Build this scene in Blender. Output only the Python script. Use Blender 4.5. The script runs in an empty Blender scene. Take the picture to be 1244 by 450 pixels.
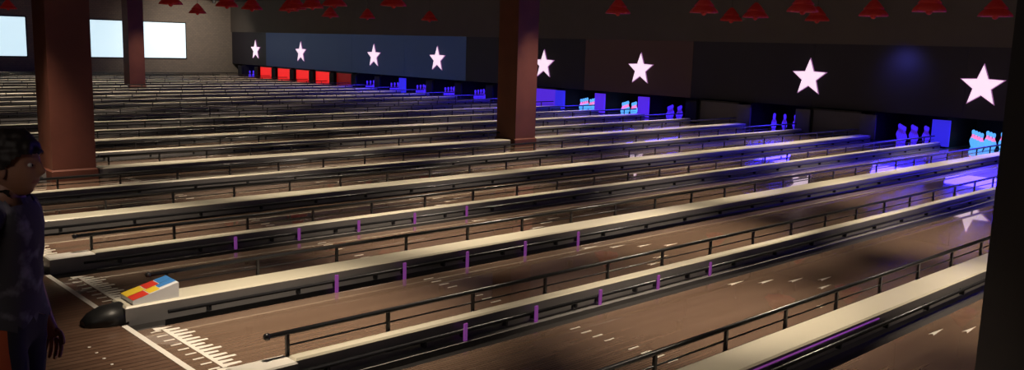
import bpy, bmesh, math, random
from mathutils import Vector, Matrix, noise as mnoise
from mathutils.geometry import intersect_point_line
random.seed(7)
S = bpy.context.scene
COL = S.collection
H = 1.95
FOUL = 2.08
DECK_END = 21.9
MASK_Y = 20.7
MT = 2.22
PITCH = 1.67
def LK(k): return 2.79 + PITCH*k
def XK(k): return -LK(k)
def XC(k): return XK(k)-PITCH/2

# ------------------------------------------------------------------ materials
def mat(name, col, rough=0.6, metal=0.0, emit=None, es=0.0, noise=0.12, nscale=8.0, coat=0.0, bump=0.0, contrast=False):
    m = bpy.data.materials.new(name); m.use_nodes = True
    nt = m.node_tree; b = nt.nodes['Principled BSDF']
    b.inputs['Roughness'].default_value = rough
    b.inputs['Metallic'].default_value = metal
    b.inputs['Coat Weight'].default_value = coat
    tc = nt.nodes.new('ShaderNodeTexCoord'); n = nt.nodes.new('ShaderNodeTexNoise')
    n.inputs['Scale'].default_value = nscale; n.inputs['Detail'].default_value = 3
    nt.links.new(tc.outputs['Object'], n.inputs['Vector'])
    mx = nt.nodes.new('ShaderNodeMix'); mx.data_type = 'RGBA'
    mx.inputs[6].default_value = tuple(c*(1-noise) for c in col)+(1,)
    mx.inputs[7].default_value = tuple(min(1, c*(1+noise)) for c in col)+(1,)
    if contrast:
        rp = nt.nodes.new('ShaderNodeMath'); rp.operation='MULTIPLY_ADD'; rp.inputs[1].default_value=6; rp.inputs[2].default_value=-3.2; rp.use_clamp=True
        nt.links.new(n.outputs['Fac'], rp.inputs[0]); nt.links.new(rp.outputs[0], mx.inputs[0])
    else:
        nt.links.new(n.outputs['Fac'], mx.inputs[0])
    nt.links.new(mx.outputs[2], b.inputs['Base Color'])
    if emit:
        b.inputs['Emission Color'].default_value = tuple(emit)+(1,)
        b.inputs['Emission Strength'].default_value = es
    if bump:
        bp = nt.nodes.new('ShaderNodeBump'); bp.inputs['Strength'].default_value = bump
        nt.links.new(n.outputs['Fac'], bp.inputs['Height']); nt.links.new(bp.outputs[0], b.inputs['Normal'])
    return m

def wood(name, c1, c2, boards=37.0, rough=0.16, coat=0.3, gap=0.35):
    m = bpy.data.materials.new(name); m.use_nodes = True
    nt = m.node_tree; N = nt.nodes; Lk = nt.links; b = N['Principled BSDF']
    tc = N.new('ShaderNodeTexCoord'); sp = N.new('ShaderNodeSeparateXYZ'); Lk.new(tc.outputs['Object'], sp.inputs[0])
    mu = N.new('ShaderNodeMath'); mu.operation='MULTIPLY'; mu.inputs[1].default_value = boards; Lk.new(sp.outputs['X'], mu.inputs[0])
    fl = N.new('ShaderNodeMath'); fl.operation='FLOOR'; Lk.new(mu.outputs[0], fl.inputs[0])
    fr = N.new('ShaderNodeMath'); fr.operation='FRACT'; Lk.new(mu.outputs[0], fr.inputs[0])
    my = N.new('ShaderNodeMath'); my.operation='MULTIPLY'; my.inputs[1].default_value = 0.55; Lk.new(sp.outputs['Y'], my.inputs[0])
    my2 = N.new('ShaderNodeMath'); my2.operation='MULTIPLY_ADD'; my2.inputs[1].default_value = 0.37; Lk.new(fl.outputs[0], my2.inputs[0]); Lk.new(my.outputs[0], my2.inputs[2])
    fly = N.new('ShaderNodeMath'); fly.operation='FLOOR'; Lk.new(my2.outputs[0], fly.inputs[0])
    cb = N.new('ShaderNodeCombineXYZ'); Lk.new(fl.outputs[0], cb.inputs[0]); Lk.new(fly.outputs[0], cb.inputs[1])
    wn = N.new('ShaderNodeTexWhiteNoise'); Lk.new(cb.outputs[0], wn.inputs['Vector'])
    mp = N.new('ShaderNodeMapping'); mp.inputs['Scale'].default_value = (60, 1.2, 1); Lk.new(tc.outputs['Object'], mp.inputs[0])
    nz = N.new('ShaderNodeTexNoise'); nz.inputs['Scale'].default_value = 1.5; nz.inputs['Detail'].default_value = 4; Lk.new(mp.outputs[0], nz.inputs['Vector'])
    av = N.new('ShaderNodeMath'); av.operation='MULTIPLY_ADD'; av.inputs[1].default_value=0.45; Lk.new(nz.outputs['Fac'], av.inputs[0])
    hf = N.new('ShaderNodeMath'); hf.operation='MULTIPLY'; hf.inputs[1].default_value=0.6; Lk.new(wn.outputs['Value'], hf.inputs[0]); Lk.new(hf.outputs[0], av.inputs[2])
    mx = N.new('ShaderNodeMix'); mx.data_type='RGBA'; mx.inputs[6].default_value=c1+(1,); mx.inputs[7].default_value=c2+(1,); Lk.new(av.outputs[0], mx.inputs[0])
    gp = N.new('ShaderNodeMath'); gp.operation='LESS_THAN'; gp.inputs[1].default_value=0.16; Lk.new(fr.outputs[0], gp.inputs[0])
    m2 = N.new('ShaderNodeMix'); m2.data_type='RGBA'; m2.inputs[7].default_value=tuple(c*gap for c in c1)+(1,)
    Lk.new(gp.outputs[0], m2.inputs[0]); Lk.new(mx.outputs[2], m2.inputs[6]); Lk.new(m2.outputs[2], b.inputs['Base Color'])
    b.inputs['Roughness'].default_value = rough; b.inputs['Coat Weight'].default_value = coat; b.inputs['Coat Roughness'].default_value = 0.025
    b.inputs['Coat IOR'].default_value = 1.6
    return m

def brick(name, c1, c2, mort, sx=1.0):
    m = bpy.data.materials.new(name); m.use_nodes = True
    nt = m.node_tree; N = nt.nodes; b = N['Principled BSDF']
    tc = N.new('ShaderNodeTexCoord'); sp = N.new('ShaderNodeSeparateXYZ'); nt.links.new(tc.outputs['Object'], sp.inputs[0])
    ad = N.new('ShaderNodeMath'); nt.links.new(sp.outputs['X'], ad.inputs[0]); nt.links.new(sp.outputs['Y'], ad.inputs[1])
    cb = N.new('ShaderNodeCombineXYZ'); nt.links.new(ad.outputs[0], cb.inputs[0]); nt.links.new(sp.outputs['Z'], cb.inputs[1])
    br = N.new('ShaderNodeTexBrick'); br.inputs['Scale'].default_value = 3.0*sx
    br.inputs['Color1'].default_value=c1+(1,); br.inputs['Color2'].default_value=c2+(1,); br.inputs['Mortar'].default_value=mort+(1,)
    nt.links.new(cb.outputs[0], br.inputs['Vector']); nt.links.new(br.outputs['Color'], b.inputs['Base Color'])
    b.inputs['Roughness'].default_value = 0.8
    return m

M = {}
M['lane'] = wood('lane_boards', (0.195,0.124,0.086), (0.30,0.200,0.142), rough=0.2, coat=1.0, gap=0.5)
M['approach'] = wood('approach_boards', (0.10,0.055,0.037), (0.17,0.10,0.067), boards=16, rough=0.3, coat=0.15)
M['white'] = mat('marking_white', (0.85,0.82,0.76), 0.35, noise=0.03)
M['gutter'] = mat('gutter_plastic', (0.07,0.066,0.066), 0.3)
M['cream'] = mat('cap_cream', (0.64,0.60,0.48), 0.38, noise=0.06, nscale=2)
M['side'] = mat('divider_side_grey', (0.22,0.21,0.21), 0.3, noise=0.1)
M['rail'] = mat('rail_black_metal', (0.035,0.035,0.04), 0.28, metal=0.4)
M['rubber'] = mat('rubber_black', (0.012,0.012,0.013), 0.45)
M['glint'] = mat('purple_glint', (0.25,0.05,0.3), 0.4, emit=(0.38,0.09,0.46), es=0.30)  # purple reflections and highlights put in as emissive colour
M['carpet'] = mat('subfloor', (0.03,0.025,0.025), 0.9)
M['ceil'] = mat('ceiling_dark', (0.035,0.03,0.028), 0.9)
M['bulk'] = mat('bulkhead_taupe', (0.11,0.097,0.088), 0.85, nscale=1.5)
M['mask'] = mat('mask_black', (0.026,0.024,0.038), 0.5, nscale=1.0)
M['maskblue'] = mat('mask_blue_lit', (0.04,0.07,0.17), 0.5, emit=(0.05,0.095,0.27), es=0.10, nscale=0.5)  # projected light on these panels put in as faint blue emission
M['maskbrown'] = mat('mask_brown', (0.06,0.035,0.035), 0.5, emit=(0.30,0.12,0.10), es=0.022, nscale=0.7)
M['star'] = mat('star_led', (0.9,0.8,0.9), 0.5, emit=(0.95,0.74,0.88), es=1.0, noise=0.02)
M['starrim'] = mat('star_rim', (0.3,0.1,0.25), 0.5, emit=(0.55,0.25,0.55), es=0.45)
M['wallL'] = brick('side_wall_brick', (0.26,0.22,0.18), (0.22,0.19,0.16), (0.17,0.15,0.13))
M['wallD'] = mat('wall_dark', (0.04,0.03,0.03), 0.8)
M['col'] = mat('column_brown', (0.15,0.047,0.030), 0.6, noise=0.35, nscale=2.5, bump=0.1)
M['colblack'] = mat('column_black', (0.012,0.010,0.012), 0.6)
M['screen'] = mat('projection_image', (0.8,0.9,0.9), 0.6, emit=(0.62,0.82,0.92), es=1.0, noise=0.1, nscale=1)
M['frame'] = mat('screen_frame', (0.02,0.02,0.02), 0.5)
M['red'] = mat('lamp_shade_red', (0.27,0.010,0.008), 0.7, emit=(0.8,0.03,0.02), es=0.035)
M['redpanel'] = mat('pit_panel_red', (0.7,0.02,0.02), 0.5, emit=(0.95,0.02,0.02), es=0.85)
M['redpaneld'] = mat('pit_panel_dark_red', (0.3,0.01,0.01), 0.5, emit=(0.5,0.01,0.01), es=0.2)
M['purple'] = mat('pit_panel_purple', (0.10,0.04,0.5), 0.5, emit=(0.10,0.025,0.85), es=0.75)
M['bluep'] = mat('pit_panel_blue', (0.03,0.03,0.5), 0.5, emit=(0.035,0.025,0.85), es=0.75)
M['greyp'] = mat('pit_panel_grey', (0.12,0.115,0.12), 0.5)
M['pit'] = mat('pit_black', (0.008,0.008,0.015), 0.7)
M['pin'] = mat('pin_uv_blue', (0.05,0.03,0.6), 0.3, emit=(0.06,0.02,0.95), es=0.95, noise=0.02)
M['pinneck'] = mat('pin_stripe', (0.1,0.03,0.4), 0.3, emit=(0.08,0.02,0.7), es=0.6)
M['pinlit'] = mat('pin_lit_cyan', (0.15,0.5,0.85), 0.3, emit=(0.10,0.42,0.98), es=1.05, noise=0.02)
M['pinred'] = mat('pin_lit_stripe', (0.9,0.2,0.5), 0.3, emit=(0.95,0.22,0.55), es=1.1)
M['skin'] = mat('skin', (0.40,0.20,0.13), 0.5, noise=0.06)
M['hair'] = mat('hair_dark', (0.018,0.012,0.010), 0.6, noise=0.4, nscale=60, bump=0.6)
M['shirt'] = mat('tshirt_print', (0.17,0.16,0.20), 0.8, noise=0.65, nscale=11, contrast=True)
M['shorts'] = mat('shorts_dark', (0.02,0.02,0.028), 0.8)
M['shortred'] = mat('shorts_orange_panel', (0.5,0.09,0.03), 0.8)
M['shoe'] = mat('shoe', (0.25,0.06,0.05), 0.5)
M['eye'] = mat('eye', (0.7,0.68,0.65), 0.2); M['iris'] = mat('iris', (0.03,0.015,0.01), 0.2)
M['lip'] = mat('lip', (0.35,0.12,0.10), 0.5)

# ------------------------------------------------------------------ mesh builder
class MB:
    def __init__(s): s.v=[]; s.f=[]; s.m=[]; s.mats=[]; s.sm=[]
    def mi(s, k):
        if k not in s.mats: s.mats.append(k)
        return s.mats.index(k)
    def face(s, pts, k, smooth=False):
        i=len(s.v); s.v += [tuple(p) for p in pts]; s.f.append(list(range(i,i+len(pts)))); s.m.append(s.mi(k)); s.sm.append(smooth)
    def box(s, x0,x1,y0,y1,z0,z1,k,top=None, bev=0.0):
        i=len(s.v); b=bev
        if b:
            s.v += [(x0,y0,z0),(x1,y0,z0),(x1,y1,z0),(x0,y1,z0),(x0,y0,z1-b),(x1,y0,z1-b),(x1,y1,z1-b),(x0,y1,z1-b),
                    (x0+b,y0+b,z1),(x1-b,y0+b,z1),(x1-b,y1-b,z1),(x0+b,y1-b,z1)]
            F=[(0,3,2,1),(0,1,5,4),(1,2,6,5),(2,3,7,6),(3,0,4,7),(4,5,9,8),(5,6,10,9),(6,7,11,10),(7,4,8,11),(8,9,10,11)]
        else:
            s.v += [(x0,y0,z0),(x1,y0,z0),(x1,y1,z0),(x0,y1,z0),(x0,y0,z1),(x1,y0,z1),(x1,y1,z1),(x0,y1,z1)]
            F=[(0,3,2,1),(0,1,5,4),(1,2,6,5),(2,3,7,6),(3,0,4,7),(4,5,6,7)]
        for n,f in enumerate(F):
            s.f.append([i+a for a in f]); s.sm.append(False)
            s.m.append(s.mi(top if (top and (n==len(F)-1 or (b and n>=5))) else k))
    def rings(s, rings, k, cap=True, smooth=True):
        i=len(s.v); n=len(rings[0])
        for r in rings: s.v += [tuple(p) for p in r]
        for a in range(len(rings)-1):
            kk = k[a] if isinstance(k, list) else k
            for b in range(n):
                c=(b+1)%n
                s.f.append([i+a*n+b,i+a*n+c,i+(a+1)*n+c,i+(a+1)*n+b]); s.m.append(s.mi(kk)); s.sm.append(smooth)
        if cap:
            k0 = k[0] if isinstance(k,list) else k; k1 = k[-1] if isinstance(k,list) else k
            s.f.append([i+b for b in range(n)][::-1]); s.m.append(s.mi(k0)); s.sm.append(False)
            s.f.append([i+(len(rings)-1)*n+b for b in range(n)]); s.m.append(s.mi(k1)); s.sm.append(False)
    def lathe(s, prof, c, k, seg=12, cap=True, smooth=True):
        s.rings([[(c[0]+r*math.cos(2*math.pi*j/seg), c[1]+r*math.sin(2*math.pi*j/seg), c[2]+z) for j in range(seg)] for r,z in prof], k, cap, smooth)
    def tubey(s, x,z,y0,y1,r,k,seg=8):
        s.rings([[(x+r*math.cos(2*math.pi*j/seg), y, z+r*math.sin(2*math.pi*j/seg)) for j in range(seg)] for y in (y0,y1)], k)
    def mesh(s, name, recalc=True):
        me=bpy.data.meshes.new(name); me.from_pydata(s.v,[],s.f)
        for k in s.mats: me.materials.append(M[k])
        for p,mi,sm in zip(me.polygons,s.m,s.sm): p.material_index=mi; p.use_smooth=sm
        if recalc:
            bm=bmesh.new(); bm.from_mesh(me); bmesh.ops.recalc_face_normals(bm, faces=bm.faces); bm.to_mesh(me); bm.free()
        me.update(); return me
def add(name, me, loc=(0,0,0), rot=(0,0,0), parent=None):
    o=bpy.data.objects.new(name, me); o.location=loc; o.rotation_euler=rot; COL.objects.link(o)
    if parent: o.parent=parent
    return o

# ------------------------------------------------------------------ room shell
XL, XR, YB, YF, ZC = -42.5, 7.0, -6.0, 23.2, 3.7
def boxobj(name, *a, **kw):
    mb=MB(); mb.box(*a, **kw); return add(name, mb.mesh(name))
boxobj('floor', XL,XR,YB,YF,-0.35,-0.2,'carpet')
mb=MB(); mb.box(XL,XR,YB,FOUL,-0.2,0.0,'rubber',top='approach')
for k in range(-3,24):
    xc=XC(k)
    for j in range(-3,4):
        x=xc+j*0.13; y=FOUL-0.30
        mb.face([(x+0.010*math.cos(a*math.pi/4),y+0.010*math.sin(a*math.pi/4),0.002) for a in range(8)],'white')
add('approach_floor', mb.mesh('approach_floor'))
boxobj('ceiling', XL,XR,YB,YF,ZC,ZC+0.15,'ceil')
boxobj('wall_left', XL-0.2,XL,YB,YF,-0.35,ZC+0.15,'wallL')
boxobj('wall_right', XR,XR+0.2,YB,YF,-0.35,ZC+0.15,'wallD')
boxobj('wall_rear', XL,XR,YB-0.2,YB,-0.35,ZC+0.15,'wallD')
boxobj('wall_front', XL,XR,YF,YF+0.2,-0.35,ZC+0.15,'wallD')
boxobj('baseboard_left', XL,XL+0.03,YB,20,0,0.15,'frame')
boxobj('bulkhead', XL,XR,MASK_Y-0.05,YF,MT,ZC,'bulk')

mb=MB()
segs=[(XL,-39.0,'mask'),(-39.0,-24.4,'maskblue'),(-24.4,-18.7,'mask'),(-18.7,-14.7,'maskbrown'),(-14.7,XR,'mask')]
for a,b,k in segs:
    n=max(1,round((b-a)/3.36)); w=(b-a)/n
    for i in range(n):
        mb.box(a+i*w+0.003,a+(i+1)*w-0.003,MASK_Y,MASK_Y+0.06,0.66,MT,k)
add('masking_panels', mb.mesh('masking_panels'))

def star_mesh():
    mb=MB()
    def pts(R,y):
        out=[]
        for i in range(10):
            r = R if i%2==0 else R*0.42
            a=math.pi/2+i*math.pi/5
            out.append((r*math.cos(a), y, r*math.sin(a)))
        return out
    mb.rings([pts(0.49,0.0),pts(0.49,-0.03)],'starrim',smooth=False)
    mb.rings([pts(0.45,-0.03),pts(0.45,-0.045)],'star',smooth=False)
    return mb.mesh('star')
sm=star_mesh()
for L in (7.12,11.17,16.5,20.47,26.0,30.07,35.77,40.0):
    add('star_light', sm, (-L, MASK_Y, 1.38))

# ------------------------------------------------------------------ lanes
GR=0.089
def lane_mesh():
    mb=MB(); hw=0.525
    mb.box(-hw,hw,FOUL,DECK_END,-0.2,0.0,'rubber',top='lane')
    z=0.0015
    mb.face([(-hw-0.16,FOUL,z+0.001),(hw+0.16,FOUL,z+0.001),(hw+0.16,FOUL+0.04,z+0.001),(-hw-0.16,FOUL+0.04,z+0.001)],'white')
    n=14; w=(2*hw-0.14)/n; y0=FOUL+0.19
    mb.face([(-hw+0.07,y0-0.008,z),(hw-0.07,y0-0.008,z),(hw-0.07,y0+0.02,z),(-hw+0.07,y0+0.02,z)],'white')
    for i in range(n):
        x=-hw+0.07+i*w; h=0.08+0.05*((i*7)%3)/2
        mb.face([(x+0.008,y0+0.02,z),(x+w-0.008,y0+0.02,z),(x+w*0.7,y0+0.02+h,z),(x+w*0.3,y0+0.02+h,z)],'white')
    for i in range(9):
        x=-hw+0.09+i*(2*hw-0.18)/8
        mb.face([(x-0.010,y0-0.09,z),(x+0.010,y0-0.09,z),(x+0.010,y0-0.02,z),(x-0.010,y0-0.02,z)],'white')
    for sx in (-1,1):
        x=sx*(hw-0.04)
        mb.face([(x-0.035,y0-0.05,z),(x+0.035,y0-0.05,z),(x,y0+0.08,z)],'white')
    for i in range(-4,5):
        if i==0: continue
        x=i*0.105; y=FOUL+2.41
        mb.face([(x-0.008,y-0.05,z),(x+0.008,y-0.05,z),(x+0.008,y+0.05,z),(x-0.008,y+0.05,z)],'white')
    for i in range(-3,4):
        x=i*0.135; y=FOUL+5.2-abs(i)*0.26
        mb.face([(x-0.02,y-0.11,z),(x,y-0.07,z),(x+0.02,y-0.11,z),(x,y+0.12,z)],'white')
    for sx in (-1,1):
        cx=sx*(hw+GR); r=GR; n=8
        prof=[(cx+r*math.cos(math.pi+math.pi*j/n), -0.015+0.085*math.sin(math.pi+math.pi*j/n)) for j in range(n+1)]
        for j in range(n):
            a,b=prof[j],prof[j+1]
            mb.face([(a[0],FOUL,a[1]),(b[0],FOUL,b[1]),(b[0],DECK_END,b[1]),(a[0],DECK_END,a[1])],'gutter',True)
    return mb.mesh('bowling_lane')
LM=lane_mesh()
KMIN,KMAX=-4,23
for k in range(KMIN,KMAX):
    add('bowling_lane', LM, (XC(k),0,0))

def divider_mesh(wide, glints, ya=None, yb=None, strip=False):
    mb=MB(); w=0.128 if wide else 0.048; first = ya is None
    y0=(FOUL+(0.04 if wide else 0.42)) if first else ya; y1=MASK_Y-0.32 if yb is None else yb
    zt=0.12
    if not wide: mb.box(-0.127,0.127,y0,y1,-0.2,-0.02,'side')
    mb.box(-w,w,y0,y1,-0.2 if wide else -0.02,zt,'side',top='cream',bev=0.012)
    if first:
        if wide:
            R=[]
            for t,s_,h in ((0.0,0.42,0.04),(0.05,0.72,0.085),(0.13,0.95,0.115),(0.26,1.0,0.126)):
                y=FOUL-0.20+t
                R.append([(w*s_*1.02*c, y, h*max(0,sn)**0.6 if sn>0 else 0.002) for c,sn in [(math.cos(a*math.pi/8),math.sin(a*math.pi/8)) for a in range(9)]])
            mb.rings(R,'rubber')
        else:
            mb.box(-0.085,0.085,FOUL+0.06,y0,-0.02,0.115,'side',top='white',bev=0.01)
    ys=(FOUL+0.32) if first else ya+0.1; ye=y1-0.05
    xr=-w-0.03; zr=0.245
    mb.tubey(xr,zr,ys,ye,0.016,'rail'); mb.tubey(xr,zr-0.08,ys+0.12,ye,0.006,'rail',6)
    y=ys+0.12
    while y<ye:
        mb.box(xr-0.010,xr+0.010,y-0.010,y+0.010,0.04,zr,'rail'); mb.box(xr,-w+0.002,y-0.010,y+0.010,0.04,0.08,'rail'); y+=0.72
    mb.rings([[(xr+r*math.cos(a*math.pi/4),ys-0.03*t,zr+r*math.sin(a*math.pi/4)) for a in range(8)] for t,r in ((0,0.022),(0.6,0.022),(1.0,0.012))],'rail')
    xr=w+0.028
    mb.tubey(xr,0.045,ys,ye,0.014,'rail')
    y=ys+0.3
    while y<ye:
        mb.box(w-0.002,xr+0.01,y-0.010,y+0.010,0.0,0.05,'rail'); y+=0.72
    if strip: mb.tubey(w+0.004,0.085,3.2,6.2,0.006,'glint',6)  # purple highlight along the divider side, built as a glowing tube
    if glints:
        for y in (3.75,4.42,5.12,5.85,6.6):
            mb.box(xr+0.013,xr+0.025,y-0.014,y+0.014,-0.05,0.10,'glint')  # glowing bars stand for purple reflections beside the gutter
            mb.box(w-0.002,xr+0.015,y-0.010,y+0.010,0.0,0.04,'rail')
    return mb.mesh('lane_divider')
COLY=(3.87,12.3); BY=4.04
DW,DN,DWG,DNG=divider_mesh(True,False),divider_mesh(False,False),divider_mesh(True,True),divider_mesh(False,True)
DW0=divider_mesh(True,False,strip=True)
SEG=[divider_mesh(True,False,None,COLY[0]-0.34),divider_mesh(True,False,COLY[0]+0.34,COLY[1]-0.34),divider_mesh(True,False,COLY[1]+0.34,None)]
SEGB=[divider_mesh(False,False,None,BY-0.2),divider_mesh(False,False,BY+0.2,None)]
for k in range(KMIN,KMAX+1):
    if k in (6,18):
        for m_ in SEG: add('lane_divider', m_, (XK(k),0,0))
    elif k==-1:
        for m_ in SEGB: add('lane_divider', m_, (XK(k),0,0))
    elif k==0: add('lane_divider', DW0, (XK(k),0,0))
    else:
        glinting = 1<=k<=3
        add('lane_divider', (DWG if glinting else DW) if k%2==0 else (DNG if glinting else DN), (XK(k),0,0))

# pin pits
PINP=[(0.02,0),(0.030,0.005),(0.036,0.03),(0.052,0.08),(0.0605,0.115),(0.058,0.15),(0.044,0.20),(0.028,0.235),(0.0235,0.255),(0.0245,0.28),(0.031,0.32),(0.0325,0.345),(0.026,0.368),(0.010,0.381)]
def pins_mesh(body,stripe):
    mb=MB()
    ks=[stripe if 6<=i<=8 else body for i in range(len(PINP)-1)]
    for row in range(4):
        for c in range(row+1):
            mb.lathe([(r*1.08,z) for r,z in PINP],((c-row/2)*0.305, 20.55+row*0.264,0.002),ks,seg=12)
    return mb.mesh('bowling_pins')
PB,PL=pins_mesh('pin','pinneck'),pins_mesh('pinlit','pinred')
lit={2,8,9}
closed={4:'greyp',6:'greyp',10:'purple',17:'redpaneld',18:'redpanel',19:'redpanel',20:'redpanel',21:'redpanel'}
side={3:'bluep',2:'greyp',5:'greyp',6:'greyp',4:'greyp',8:'purple',9:'purple',10:'bluep',11:'bluep',15:'bluep'}
for k in range(KMIN,KMAX):
    x=XC(k)
    if k in closed:
        mb=MB(); mb.box(-0.6,0.6,20.55,20.6,0.0,0.60,closed[k]); mb.box(-0.64,-0.6,20.53,20.62,0,0.63,'frame'); mb.box(0.6,0.64,20.53,20.62,0,0.63,'frame'); mb.box(-0.64,0.64,20.53,20.62,0.60,0.64,'frame')
        add('pit_shutter', mb.mesh('pit_shutter'), (x,0,0.002))
    else:
        add('bowling_pins', PL if k in lit else PB, (x,0,0.0))
for k in range(KMIN,KMAX+1):
    mb=MB(); kk=side.get(k,'pit'); wd=0.18 if kk=='pit' else 0.19
    mb.box(-0.06,0.06,20.65,22.4,-0.2,0.64,'pit')
    mb.box(-wd,wd,20.44,20.50,0.02,0.60,kk)
    mb.box(-0.05,0.05,20.50,20.65,0.0,0.60,'pit')
    add('pit_kickback', mb.mesh('pit_kickback'), (XK(k),0,0))
boxobj('pit_cushion', XL,XR,22.4,22.5,-0.2,MT,'pit')

# ------------------------------------------------------------------ columns
def column(name,x,y,w,k):
    mb=MB(); h=w/2; e=0.02 if w>0.4 else 0.0
    mb.box(-h,h,-h,h,-0.2,ZC,k)
    if e:
        mb.box(-h-e,h+e,-h-e,h+e,-0.2,0.14,k,bev=0.02)
        mb.box(-h-e,h+e,-h-e,h+e,ZC-0.12,ZC,k)
    return add(name, mb.mesh(name),(x,y,0))
for X in (-12.90,-33.0):
    for Y in COLY: column('column',X,Y,0.55,'col')
column('black_column',XK(-1),BY,0.262,'colblack')

# ------------------------------------------------------------------ screens
for a,b in ((8.6,11.3),(13.1,15.7),(16.3,18.3)):
    mb=MB(); mb.box(0.002,0.04,a-0.05,b+0.05,0.85,2.60,'frame'); mb.box(0.04,0.05,a,b,0.90,2.55,'screen')
    add('projection_screen', mb.mesh('projection_screen'),(XL,0,0))

# ------------------------------------------------------------------ pendants
def pendant():
    mb=MB()
    mb.lathe([(0.05,ZC-2.83),(0.05,ZC-2.83-0.03)],(0,0,0),'frame',10)
    mb.lathe([(0.006,0.2),(0.006,ZC-2.84)],(0,0,0),'frame',6)
    seg=24
    def ring(r,z,amp): return [((r*(1+amp*math.cos(8*2*math.pi*j/seg)))*math.cos(2*math.pi*j/seg),(r*(1+amp*math.cos(8*2*math.pi*j/seg)))*math.sin(2*math.pi*j/seg),z) for j in range(seg)]
    mb.rings([ring(0.03,0.22,0),ring(0.09,0.16,.03),ring(0.15,0.08,.06),ring(0.19,0.03,.08),ring(0.17,0.02,.05)],'red')
    mb.rings([ring(0.12,0.05,0),ring(0.20,0.0,.05),ring(0.25,-0.06,.08),ring(0.265,-0.11,.10),ring(0.24,-0.11,.08),ring(0.10,-0.02,.0)],'red')
    mb.lathe([(0.015,-0.02),(0.05,-0.07),(0.06,-0.11),(0.04,-0.15),(0.01,-0.165)],(0,0,0),'red',12)
    return mb.mesh('pendant_lamp')
PM=pendant()
PEND=((13.0,15.4),(10.7,15.35),(8.5,15.3),(6.3,15.5),(5.9,17.4),(8.0,17.1),(10.4,19.4),(10.9,17.6),(12.7,19.4),
            (23,11.8),(22.6,12.7),(17.7,11.1),(26.1,16.2),(25.7,17.4),(16,11.5),(24.6,19.2),(21.8,10.5),(29.6,13.2),(22.4,9.3),(35.8,9),(21.0,12.0),(19.5,11.6),(31,9.2))
for L,Y in PEND:
    add('pendant_lamp', PM, (-L,Y,2.83), (0,0,L))

# ------------------------------------------------------------------ carton on the ball return
M['by']=mat('box_yellow',(0.85,0.6,0.05),0.4,noise=0.03); M['br']=mat('box_red',(0.7,0.05,0.03),0.4,noise=0.03)
M['bb']=mat('box_blue',(0.06,0.25,0.65),0.4,noise=0.03); M['bw']=mat('box_white',(0.85,0.87,0.9),0.4,noise=0.03)
mb=MB()
W,D,h0,h1=0.115,0.16,0.03,0.11
P=lambda u,v,o=0:( -W+2*W*u, -D+2*D*v, h0+(h1-h0)*v+o)
mb.face([P(0,0),P(1,0),P(1,1),P(0,1)],'bw')
mb.face([(-W,-D,0),(W,-D,0),P(1,0),P(0,0)],'bw'); mb.face([(-W,D,0),(W,D,0),P(1,1),P(0,1)],'bb')
mb.face([(-W,-D,0),P(0,0),P(0,1),(-W,D,0)],'bw'); mb.face([(W,-D,0),P(1,0),P(1,1),(W,D,0)],'bw'); mb.face([(-W,-D,0),(W,-D,0),(W,D,0),(-W,D,0)],'bw')
def fld(u0,u1,v0,v1,k): mb.face([P(u0,v0,.002),P(u1,v0,.002),P(u1,v1,.002),P(u0,v1,.002)],k)
fld(.0,.5,.0,.4,'by'); fld(.52,1,.0,.35,'br'); fld(.0,.5,.42,.7,'br'); fld(.52,.95,.37,.6,'by'); fld(.0,.5,.72,1,'bb'); fld(.52,.8,.62,1,'bb')
add('tissue_carton', mb.mesh('tissue_carton'), (XK(2)-0.01,FOUL+0.26,0.121))

# ------------------------------------------------------------------ person
def skinmesh(verts, edges, radii, root=0, sub=2):
    me=bpy.data.meshes.new('tmp'); me.from_pydata(verts,edges,[])
    o=bpy.data.objects.new('tmp',me); COL.objects.link(o)
    sk=o.modifiers.new('s','SKIN'); sk.use_smooth_shade=True
    if not me.skin_vertices:
        bm=bmesh.new(); bm.from_mesh(me); bm.verts.layers.skin.verify(); bm.to_mesh(me); bm.free()
    for i,sv in enumerate(me.skin_vertices[0].data):
        r=radii[i]; sv.radius=(r,r) if not isinstance(r,tuple) else r
        sv.use_root=(i==root)
    if sub:
        ss=o.modifiers.new('u','SUBSURF'); ss.levels=sub; ss.render_levels=sub
    dg=bpy.context.evaluated_depsgraph_get()
    ev=o.evaluated_get(dg); out=bpy.data.meshes.new_from_object(ev)
    V=[v.co.copy() for v in out.vertices]; F=[list(p.vertices) for p in out.polygons]; Nn=[v.normal.copy() for v in out.vertices]
    bpy.data.objects.remove(o)
    return V,F,Nn
pb=MB()
def addm(V,F,k):
    i=len(pb.v); pb.v += [tuple(v) for v in V]
    for f in F:
        pb.f.append([i+a for a in f]); pb.m.append(pb.mi(k(f) if callable(k) else k)); pb.sm.append(True)
J={}; jv=[]; jr=[]; je=[]; jn=[]
def jt(n,co,r,par=None):
    J[n]=len(jv); jv.append(co); jr.append(r); jn.append(n)
    if par: je.append((J[par],J[n]))
jt('pelvis',(0,0,.88),(.135,.10)); jt('waist',(0,.005,1.0),(.125,.095),'pelvis'); jt('rib',(0,.015,1.13),(.14,.105),'waist'); jt('chest',(0,.015,1.25),(.145,.105),'rib')
jt('coll',(0,.005,1.335),(.085,.06),'chest'); jt('neck',(0,.02,1.40),.050,'coll'); jt('skull',(0,.045,1.47),.052,'neck')
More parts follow.
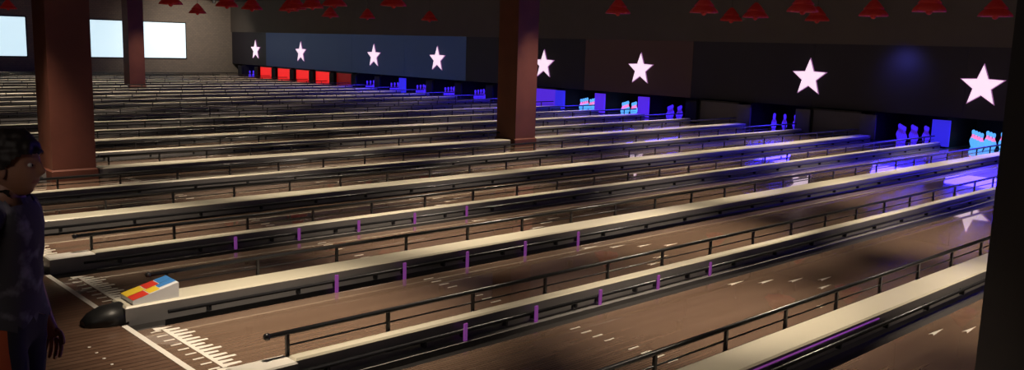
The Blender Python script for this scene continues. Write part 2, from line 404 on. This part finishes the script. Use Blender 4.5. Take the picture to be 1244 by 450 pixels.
for s,n in ((1,'R'),(-1,'L')):
    fy = -0.10 if s>0 else 0.0
    jt('sh'+n,(s*.155,0,1.305),.058,'coll'); jt('ua'+n,(s*.182,-.015,1.19),.046,'sh'+n)
    jt('el'+n,(s*.205,-.025+fy*.4,1.05),.038,'ua'+n); jt('fa'+n,(s*.212,.0+fy*.8,.95),.036,'el'+n); jt('wr'+n,(s*.218,.035+fy,.83),.025,'fa'+n)
    jt('pa'+n,(s*.22,.05+fy,.77),(.030,.020),'wr'+n); jt('pb'+n,(s*.22,.058+fy,.735),(.034,.016),'pa'+n)
    ly = .05*s
    jt('hip'+n,(s*.085,0,.82),.092,'pelvis'); jt('th'+n,(s*.095,.01+ly*.4,.65),.078,'hip'+n); jt('kn'+n,(s*.10,.02+ly,.47),.055,'th'+n)
    jt('ca'+n,(s*.10,-.01+ly,.34),.052,'kn'+n); jt('an'+n,(s*.10,-.02+ly,.09),.036,'ca'+n); jt('ft'+n,(s*.105,.08+ly,.045),(.042,.034),'an'+n); jt('to'+n,(s*.11,.16+ly,.032),(.040,.026),'ft'+n)
V,F,Nn=skinmesh(jv,je,jr,0,2)
armn=('ua','el','fa','wr','pa','pb')
def rr(r): return max(r) if isinstance(r,tuple) else r
def isarm(v):
    best=None
    for a,b in je:
        A,B=Vector(jv[a]),Vector(jv[b]); p,t=intersect_point_line(v,A,B); t=min(1,max(0,t)); p=A+(B-A)*t
        d=(v-p).length/(rr(jr[a])*(1-t)+rr(jr[b])*t)
        if best is None or d<best[0]: best=(d, jn[b][:2] in armn)
    return best[1]
ARM=[isarm(v) for v in V]
addm(V,F,lambda f: 'shoe' if all(V[a].z<.115 for a in f) else 'skin')
def shell(test,off,k,fold):
    W_=[v+n*(off+fold*mnoise.noise(v*14)) for v,n in zip(V,Nn)]
    addm(W_,[f for f in F if all(test(V[a],ARM[a]) for a in f)],k)
shell(lambda v,a: (v.z>.86 and v.z<1.375 and not a) or (a and v.z>1.09),.018,'shirt',.012)
shell(lambda v,a: v.z<.93 and v.z>.48 and not a,.012,lambda f:'shortred' if all(abs(V[a].x)>.12 for a in f) else 'shorts',.010)
for s,n in ((1,'R'),(-1,'L')):
    base=Vector(jv[J['pb'+n]])
    for i,(dx,ln) in enumerate(((.026,.068),(.009,.076),(-.009,.071),(-.026,.056))):
        a=base+Vector((0,dx*1.0,.008))
        pts=[a, a+Vector((0,dx*.15,-.022-ln*.15)), a+Vector((-s*.006,dx*.2,-.02-ln*.5)), a+Vector((-s*.018,dx*.2,-.018-ln*.82)), a+Vector((-s*.028,dx*.2,-.014-ln))]
        v2,f2,_=skinmesh([tuple(p) for p in pts],[(0,1),(1,2),(2,3),(3,4)],[.010,.0095,.0088,.008,.0068],0,1); addm(v2,f2,'skin')
    a=Vector(jv[J['pa'+n]])+Vector((0,.012,.01))
    pts=[a,a+Vector((-s*.006,.028,-.02)),a+Vector((-s*.012,.040,-.045)),a+Vector((-s*.016,.042,-.066))]
    v2,f2,_=skinmesh([tuple(p) for p in pts],[(0,1),(1,2),(2,3)],[.013,.012,.010,.008],0,1); addm(v2,f2,'skin')
hc=Vector((0,.055,1.495))
def ico(sub):
    bm=bmesh.new(); bmesh.ops.create_icosphere(bm,subdivisions=sub,radius=1.0)
    v=[x.co.copy() for x in bm.verts]; f=[[a.index for a in q.verts] for q in bm.faces]; bm.free(); return v,f
hv,hf=ico(5)
def headpt(u):
    p=Vector((u.x*.074,u.y*.095,u.z*.117))
    if u.z<0:
        t=-u.z; p.x*=1-.32*t*t
        if u.y<0: p.y*=1-.40*t
        else: p.y*=1+.04*t
    g=lambda x0,z0,sx,sz: math.exp(-((p.x-x0)/sx)**2-((p.z-z0)/sz)**2)
    if u.y>0:
        p.y += .024*g(0,-.018,.011,.016)+.012*g(0,.006,.008,.022)
        p.y -= .010*(g(.030,.012,.016,.012)+g(-.030,.012,.016,.012))
        p.y += .005*g(0,.035,.045,.010)+.006*g(0,-.055,.022,.010)-.003*g(0,-.0550,.02,.002)+.010*g(0,-.098,.022,.016)
    return p
hp=[headpt(u) for u in hv]
def hk(f):
    c=sum((hp[a] for a in f),Vector())/3
    return 'lip' if (c.y>.06 and abs(c.x)<.024 and abs(c.z+.055)<.008) else 'skin'
addm([hc+p for p in hp],hf,hk)
for s in (1,-1):
    ev,ef=ico(2)
    addm([hc+Vector((s*.029+e.x*.011,.077+e.y*.011,.011+e.z*.009)) for e in ev],ef,'eye')
    addm([hc+Vector((s*.029+e.x*.005,.086+e.y*.003,.011+e.z*.005)) for e in ev],ef,'iris')
    ev,ef=ico(3)
    addm([hc+Vector((s*(.073+.006*(1-e.z*.3))+e.x*.008, -.004+e.y*.020*(1+.25*e.z)-.004*e.z, e.z*.032-.004)) for e in ev],ef,'skin')
hairv=[]
for u,p in zip(hv,hp):
    d=u.normalized(); o_=.014+.014*max(0,u.z)+.016*max(0,-u.y)+.013*mnoise.noise(p*45)
    q=Vector((u.x*.074,u.y*.095,u.z*.117))
    if u.z<0 and u.y<0: q.y*=1-.25*(-u.z); q.x*=1-.15*u.z*u.z
    hairv.append(q+d*o_)
def hairtest(f):
    c=sum((hp[a] for a in f),Vector())/3
    if c.y>.055: return c.z>.045+.01*mnoise.noise(c*50)
    if c.y>.012: return c.z>.008+(c.y-.012)*.8+.008*mnoise.noise(c*60)
    if c.y>-.03: return c.z>.002 if abs(c.x)>.05 else True
    return c.z>-.09
addm([hc+p for p in hairv],[f for f in hf if hairtest(f)],'hair')
me=pb.mesh('person',recalc=False)
po=add('person', me, (-3.68,0.865,0.0), (0,0,math.radians(-43)))
po.scale=(0.98,0.98,0.972)

# ------------------------------------------------------------------ lights
def spot(name,loc,e,col,size,blend=1.0,target=None,rad=0.08):
    l=bpy.data.lights.new(name,'SPOT'); l.energy=e; l.color=col; l.spot_size=math.radians(size); l.spot_blend=blend; l.shadow_soft_size=rad
    o=bpy.data.objects.new(name,l); o.location=loc; COL.objects.link(o)
    if target: o.rotation_euler=(Vector(target)-Vector(loc)).to_track_quat('-Z','Y').to_euler()
    return o
cans=MB()
for k in range(-3,23):
    ys=(5.6,10.2,14.6,18.8) if k%2==0 else (3.0,7.7,12.4,16.7)
    for y in ys:
        x=XC(k)
        while any((x+L)**2+(y-Y)**2<0.7**2 for L,Y in PEND): y-=0.3
        fade = 1.0 if k<7 else 0.68
        spot('lane_spot',(x,y,ZC-0.28),780*fade*random.uniform(0.8,1.12),(1.0,0.82,0.61),58)
        cans.lathe([(0.05,-0.2),(0.07,-0.18),(0.07,-0.02),(0.03,0.0)],(x,y,ZC),'frame',10)
add('ceiling_spotlights', cans.mesh('ceiling_spotlights'))
spot('blue_wall_spot',(-9.0,20.0,2.0),16,(0.14,0.14,1.0),100,target=(-8.9,20.7,1.62),rad=0.2)
spot('side_wall_spot',(-38.5,18.0,3.4),420,(1,0.85,0.7),110,target=(-42.7,18.5,1.0))
def area(name,loc,e,col,sx,sy,target):
    l=bpy.data.lights.new(name,'AREA'); l.shape='RECTANGLE'; l.size=sx; l.size_y=sy; l.energy=e; l.color=col
    o=bpy.data.objects.new(name,l); o.location=loc; COL.objects.link(o)
    o.rotation_euler=(Vector(target)-Vector(loc)).to_track_quat('-Z','Y').to_euler()
for k in range(KMIN,17):
    if k in closed: continue
    area('pit_uv_light',(XC(k),20.38,0.66),20,(0.035,0.02,1.0),1.2,0.25,(XC(k),17.5,-1.0))
area('bulkhead_fill',(-17,13.0,3.5),34,(1,0.88,0.78),42,0.3,(-17,21,3.0))  # unseen fill light added to lift the dark bulkhead
area('person_fill',(-1.8,-1.8,3.3),13,(1,0.85,0.75),1.2,1.2,(-3.0,1,0.8))  # unseen weak fill added to brighten the person
w=bpy.data.worlds.new('world'); S.world=w; w.use_nodes=True
w.node_tree.nodes['Background'].inputs[0].default_value=(0.5,0.4,0.35,1); w.node_tree.nodes['Background'].inputs[1].default_value=0.01

# ------------------------------------------------------------------ camera (1244x450, f=1081px)
FPX=1081
d1=Vector((1158,-135,FPX)).normalized(); d2=Vector((-1032,-200,FPX)); d2=(d2-d2.dot(d1)*d1).normalized(); up=d1.cross(d2)
right=Vector((-d2.x,d1.x,up.x)); cup=Vector((d2.y,-d1.y,-up.y)); back=Vector((d2.z,-d1.z,-up.z))
cam=bpy.data.cameras.new('camera'); cam.sensor_fit='HORIZONTAL'; cam.sensor_width=36; cam.lens=36*FPX/1244; cam.clip_end=200
co=bpy.data.objects.new('camera',cam); COL.objects.link(co)
R=Matrix((right,cup,back)).transposed().to_4x4(); co.matrix_world=Matrix.Translation((0,0,H))@R
S.camera=co
S.view_settings.view_transform='Standard'
